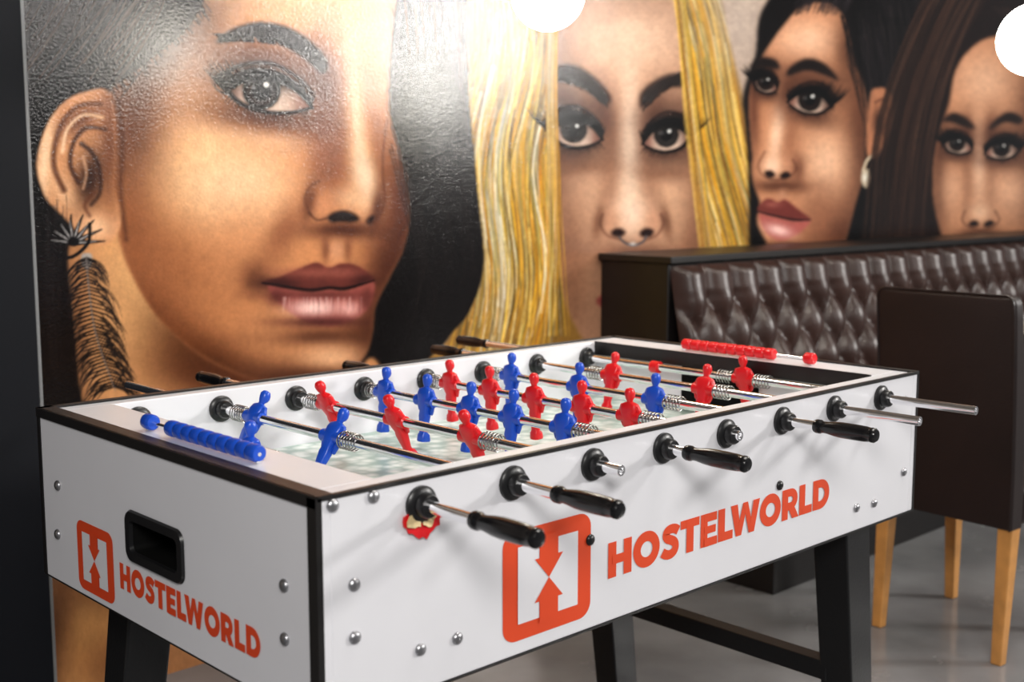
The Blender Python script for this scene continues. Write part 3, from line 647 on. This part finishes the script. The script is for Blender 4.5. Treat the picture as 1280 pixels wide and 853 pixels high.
rods=[(.935,[1.55],'b',0,'n',.936,2.05),(1.095,[1.80,1.567],'b',32,'n',.955,2.28),(1.255,[1.809,1.606,1.411],'r',-24,'f',1.094,2.165),
 (1.415,[1.846,1.721,1.597,1.486,1.361],'b',6,'n',.992,2.07),(1.575,[1.836,1.716,1.592,1.468,1.354],'r',-3,'f',1.121,2.085),
 (1.735,[1.826,1.629,1.432],'b',4,'n',.970,2.05),(1.900,[1.686,1.442],'r',14,'f',.982,2.165),(2.065,[1.464],'r',-8,'f',.961,2.26)]
for x,ys,cl,ang,side,yn,yf in rods:
    y_a = yn+.10 if side=='n' else yn; y_b=yf+.10 if side=='f' else yf
    m=MB(); r=.0082
    if side=='n': m.lathe([(r,y_a-CY),(r,y_b-CY)],'y',n=24)
    else: m.lathe([(.0045,y_a-CY+.004),(.005,y_a-CY),(r,y_a-CY),(r,y_b-CY)],'y',n=24)
    rod=m.obj("rod",CHROME,T,(x,CY,ZR),smooth=40,world=False,label="polished chrome rod")
    inst(BEAR,"bearing",rod,(x,Y0-.0005,ZR),(math.pi,0,0)); inst(BEAR,"bearing",rod,(x,Y1-W-.0005,ZR),(math.pi,0,0)); inst(BEAR,"bearing",rod,(x,Y1+.0005,ZR))
    if side=='n': h=inst(HAND,"handle",rod,(x,yn+.114,ZR),(math.pi,0,0))
    else: h=inst(HAND,"handle",rod,(x,yf,ZR))
    h["label"]="black plastic grip"
    for y in ys:
        p=inst(FIGB if cl=='b' else FIGR,"player_figure",rod,(x,y,ZR),(0,math.radians(ang),0)); p["label"]=("blue" if cl=='b' else "red")+" plastic player figure"
    inst(SPR,"spring",rod,(x,min(ys)-.065,ZR)); inst(SPR,"spring",rod,(x,max(ys)+.027,ZR))
m=MB(); m.lathe([(.0085,0),(.0135,.001),(.0135,.022),(.0085,.023)],'y',n=20); o=m.obj("rod_bumper",RED,T,(2.065,1.69,ZR),smooth=40,world=False,label="red plastic bumper collar on rod")
# score counters
def counter(x,y0,y1,m_,name,knob):
    m=MB(); m.tube([(x,y0,ZT+.013),(x,y1,ZT+.013)],.0028,10)
    for y in (y0+.004,y1-.004): m.box(x-.004,x+.004,y-.003,y+.003,ZT,ZT+.013)
    cnt=m.obj("score_counter",CHROME,T,(x,(y0+y1)/2,ZT),smooth=40,label=name)
    bd=MB(); bd.lathe([(.004,-.0118),(.0095,-.0116),(.0118,-.009),(.0122,-.004),(.0122,.004),(.0118,.009),(.0095,.0116),(.004,.0118)],'y',n=20); bme=bd.mesh("counter_bead",m_,40)
    ya=y0 if knob>0 else y1-.0245*10-.002
    for k in range(10): inst(bme,"counter_bead",cnt,(x,ya+.012+k*.0245,ZT+.0135))
    inst(bme,"counter_bead",cnt,(x,(y1-.008) if knob>0 else (y0+.008),ZT+.0135))
counter(.829,1.353,1.667,BLUE,"blue sliding bead score counter",1)
counter(2.138,1.345,1.685,RED,"red sliding bead score counter",-1)
# torn red and cream scrap under a bearing
rg=random.Random(5)
def shard(m,a0,a1,r0,r1,y,k=9):
    vs=[];fs=[]
    for i in range(k+1):
        a=math.radians(a0+(a1-a0)*i/k); ra=r0+rg.uniform(-.002,.002); rb=r1*(.75+.25*math.sin(math.pi*i/k))+rg.uniform(-.0035,.0035)
        for r_,dy in ((ra,0),(rb,-.002)):
            for q in (0,.002): vs.append((.937+r_*math.cos(a),y+dy-q,ZR-.002+r_*math.sin(a)))
    for i in range(k):
        o_=4*i; fs+= [(o_,o_+2,o_+6,o_+4),(o_+1,o_+5,o_+7,o_+3),(o_+2,o_+3,o_+7,o_+6),(o_,o_+4,o_+5,o_+1)]
    fs+=[(0,1,3,2),(4*k,4*k+2,4*k+3,4*k+1)]
    m.add(vs,fs)
m=MB(); shard(m,196,338,.018,.042,Y0-.001,16); ring=m.obj("torn_scrap",RED,T,(.935,Y0,ZR),label="ragged red and cream torn scrap below the bearing")
m=MB(); shard(m,200,252,.020,.034,Y0-.0045,6); shard(m,262,318,.020,.030,Y0-.0045,6); m.obj("torn_lining",PALE,ring,(.935,Y0,ZR))

# ------------------------------------------------------------------ booth bench
BX0,BX1=3.09,8.2
BN=empty("booth_bench",((BX0+BX1)/2,2.45,0),"long dark brown button-tufted leather booth bench against the mural wall","bench")
m=MB(); m.box(BX0,BX1,2.50,2.797,.08,1.018); m.obj("backrest_frame",DKWOOD,BN,(5.6,2.65,.08),bevel=.004)
m=MB(); m.box(BX0-.015,BX1,2.475,2.798,1.018,1.042); m.obj("top_ledge",DKWOOD,BN,(5.6,2.65,1.018),bevel=.004)
s=.150; r=.125
xs=np.arange(BX0+.012,BX1,.0095); zs=np.arange(.46,1.0171,.0095)
Xg,Zg=np.meshgrid(xs,zs); zt=.905
p1=((Xg-BX0)/s+(Zg-zt)/(2*r)); p2=((Xg-BX0)/s-(Zg-zt)/(2*r))
hd=(np.abs(np.sin(np.pi*p1))*np.abs(np.sin(np.pi*p2)))**.55
row=np.clip((zt-Zg)/r,0,9); fr=row-np.floor(row); sm_=.5-.5*np.cos(np.pi*fr); par=np.floor(row)%2
shift=.5*np.where(par==0,sm_,1-sm_)
hc=np.abs(np.sin(np.pi*((Xg-BX0)/s-shift)))**.6
bl=np.clip((Zg-zt)/.02,0,1); hgt=(.72*hd+.22*hc)*(1-bl)+.92*np.abs(np.sin(np.pi*(Xg-BX0)/s))**.6*bl
edge=np.clip((1.017-Zg)/.03,0,1)**.5*np.clip((Xg-BX0-.012)/.03,0,1)**.5
Yg=2.500-(.015+.062*hgt)*edge-.10*(np.clip((.98-Zg)/.5,0,1))
V=np.stack([Xg,Yg,Zg],-1).reshape(-1,3); nr,nc=Xg.shape; I=np.arange(nr*nc).reshape(nr,nc)
F=np.stack([I[:-1,:-1],I[:-1,1:],I[1:,1:],I[1:,:-1]],-1).reshape(-1,4)
m=MB(); m.add(V.tolist(),F.tolist())
for j in range(0,4):
    z=zt-j*r; k=0
    while True:
        x=BX0+s*(k+(j%2)*.5); k+=1
        if x>BX1-.05: break
        if x<BX0+.05: continue
        yb=2.485-.10*max(0,(.98-z)/.5)
        m.lathe([(.010,yb+.004),(.010,yb-.002),(.007,yb-.005),(.001,yb-.006)],'y',(x,0,z),10)
m.obj("tufted_backrest",LEATHER,BN,(5.6,2.45,.46),smooth=80)
m=MB(); m.box(BX0,BX1,2.02,2.42,.40,.50); o=m.obj("seat",LEATHER,BN,(5.6,2.2,.45),bevel=.03)
m=MB(); m.box(BX0,BX1,2.06,2.499,0,.40); m.obj("base",DKWOOD,BN,(5.6,2.25,0),bevel=.004)

# ------------------------------------------------------------------ chair
def chair(cx,cy,ang,label):
    E=empty("dining_chair",(cx,cy,0),label,"chair"); E.rotation_euler=(0,0,math.radians(ang))
    def ch(m,name,mt,**k):
        o=bpy.data.objects.new(name,m.mesh(name,mt,k.get('smooth'))); COL.objects.link(o); o.parent=E
        if k.get('bevel'): b=o.modifiers.new("bevel",'BEVEL'); b.width=k['bevel']; b.segments=3
        return o
    m=MB(); n=12; W0=.206
    rows=[(.37,-.235,.055,1),(.50,-.237,.055,1),(.65,-.244,.05,1),(.80,-.254,.044,1),(.93,-.266,.038,1),(.965,-.270,.036,.995),(.978,-.2705,.034,.98),(.986,-.270,.031,.95),(.990,-.268,.026,.90)]
    vs=[]
    for z,x,th,ws in rows:
        w=W0*ws
        for k in range(n+1): vs.append((x,-w+2*w*k/n,z))
        for k in range(n,-1,-1): vs.append((x+th,-w+2*w*k/n,z))
    N2=2*(n+1); fs=[]
    for i in range(len(rows)-1):
        for k in range(N2): fs.append((i*N2+k,i*N2+(k+1)%N2,(i+1)*N2+(k+1)%N2,(i+1)*N2+k))
    for i in (0,len(rows)-1):
        for k in range(n): fs.append((i*N2+k,i*N2+k+1,i*N2+N2-2-k,i*N2+N2-1-k))
    m.add(vs,fs); br=ch(m,"backrest",LEATHER2,smooth=50,bevel=.006)
    # piped seam around the rear face
    m=MB(); pl=[(x-.001,-W0*ws+.006,z) for z,x,th,ws in rows]+[(x-.001,W0*ws-.006,z) for z,x,th,ws in rows[::-1]]
    m.tube(pl,.0030,6); o=ch(m,"piping",LEATHER2,smooth=60); o.parent=br
    m=MB(); m.box(-.18,.19,-.206,.206,.375,.475); ch(m,"seat",LEATHER2,bevel=.018)
    for x,y,dx in ((-.205,-.183,-.02),(-.205,.183,-.02),(.155,-.183,.01),(.155,.183,.01)):
        m=MB(); m.taper((x+dx,y,0),(.030,.030),(x,y,.377),(.046,.042)); ch(m,"leg",WOOD,bevel=.004)
    return E
chair(3.300,1.498,-4,"dark brown leather dining chair with honey wood legs")
TB=empty("dining_table",(5.2,1.70,0),"cream topped dining table in front of the booth bench","table")
m=MB(); m.box(4.52,5.9,1.38,1.985,.715,.755); m.obj("tabletop",CREAM,TB,(5.2,1.70,.715),bevel=.006)
m=MB(); m.taper((5.2,1.68,.03),(.07,.07),(5.2,1.68,.716),(.07,.07)); m.obj("pedestal",LEGM,TB,(5.2,1.68,.03),bevel=.01)
m=MB(); m.lathe([(.26,0),(.26,.012),(.05,.032)],'z',(5.2,1.68,0),32); m.obj("base",LEGM,TB,(5.2,1.68,0),smooth=30)

# ------------------------------------------------------------------ pendant lamps
def lamp(x,y,z,r,label):
    E=empty("pendant_lamp",(x,y,2.949),label,"lamp"); E["group"]="round pendant lamps"
    m=MB(); n=16
    prof=[(max(.001,r*math.sin(a)),z-r*math.cos(a)) for a in np.linspace(0.02,math.pi-.25,n)]
    m.lathe(prof,'z',(x,y,0),32); m.obj("lamp_globe",GLOBE,E,(x,y,z),smooth=60)
    m=MB(); m.lathe([(.028,z+r*.955),(.030,z+r*.97),(.028,z+r+.045),(.008,z+r+.055)],'z',(x,y,0),20); m.obj("socket",BLACKP,E,(x,y,z+r),smooth=40)
    m=MB(); m.lathe([(.003,z+r+.05),(.003,2.93)],'z',(x,y,0),8); m.obj("cord",BLACKP,E,(x,y,2.5),smooth=40)
    m=MB(); m.lathe([(.05,2.925),(.05,2.949)],'z',(x,y,0),20); m.obj("canopy",BLACKP,E,(x,y,2.93),smooth=40)
lamp(1.963,1.945,CAMH+.436,.083,"glowing round glass pendant lamp over the table corner")
lamp(3.335,1.440,CAMH+.405,.097,"glowing round glass pendant lamp over the chair")

# ------------------------------------------------------------------ lights
def area(loc,target,size,power,col=(1,.95,.88)):
    l=bpy.data.lights.new("ceiling_or_glare_light",'AREA'); l.shape='RECTANGLE'; l.size=size[0]; l.size_y=size[1]; l.energy=power; l.color=col
    o=bpy.data.objects.new("ceiling_or_glare_light",l); COL.objects.link(o); o.location=loc
    o.rotation_euler=(Vector(target)-Vector(loc)).to_track_quat('-Z','Y').to_euler()
area((-.8,-1.2,2.7),(1.6,1.8,.9),(1.2,.8),98,(1,.97,.93))
area((2.2,1.0,2.9),(2.0,2.0,.9),(1.4,.6),40)
area((5.0,0.6,2.9),(4.6,2.8,1.4),(1.0,.5),24)
area((6.65,-2.3,2.62),(2.0,2.8,1.6),(.60,.55),190,(1,.97,.93))  # added unseen light, placed so its reflection makes the mural glare; also front fill
area((3.55,-2.1,2.48),(1.4,2.8,1.6),(.4,.35),26,(1,.97,.93))  # added unseen light, mirrored as glare on the mural's upper left
w=bpy.data.worlds.new("world"); S.world=w; w.use_nodes=True
bg=w.node_tree.nodes["Background"]; bg.inputs[0].default_value=(.96,.97,1,1); bg.inputs[1].default_value=.16
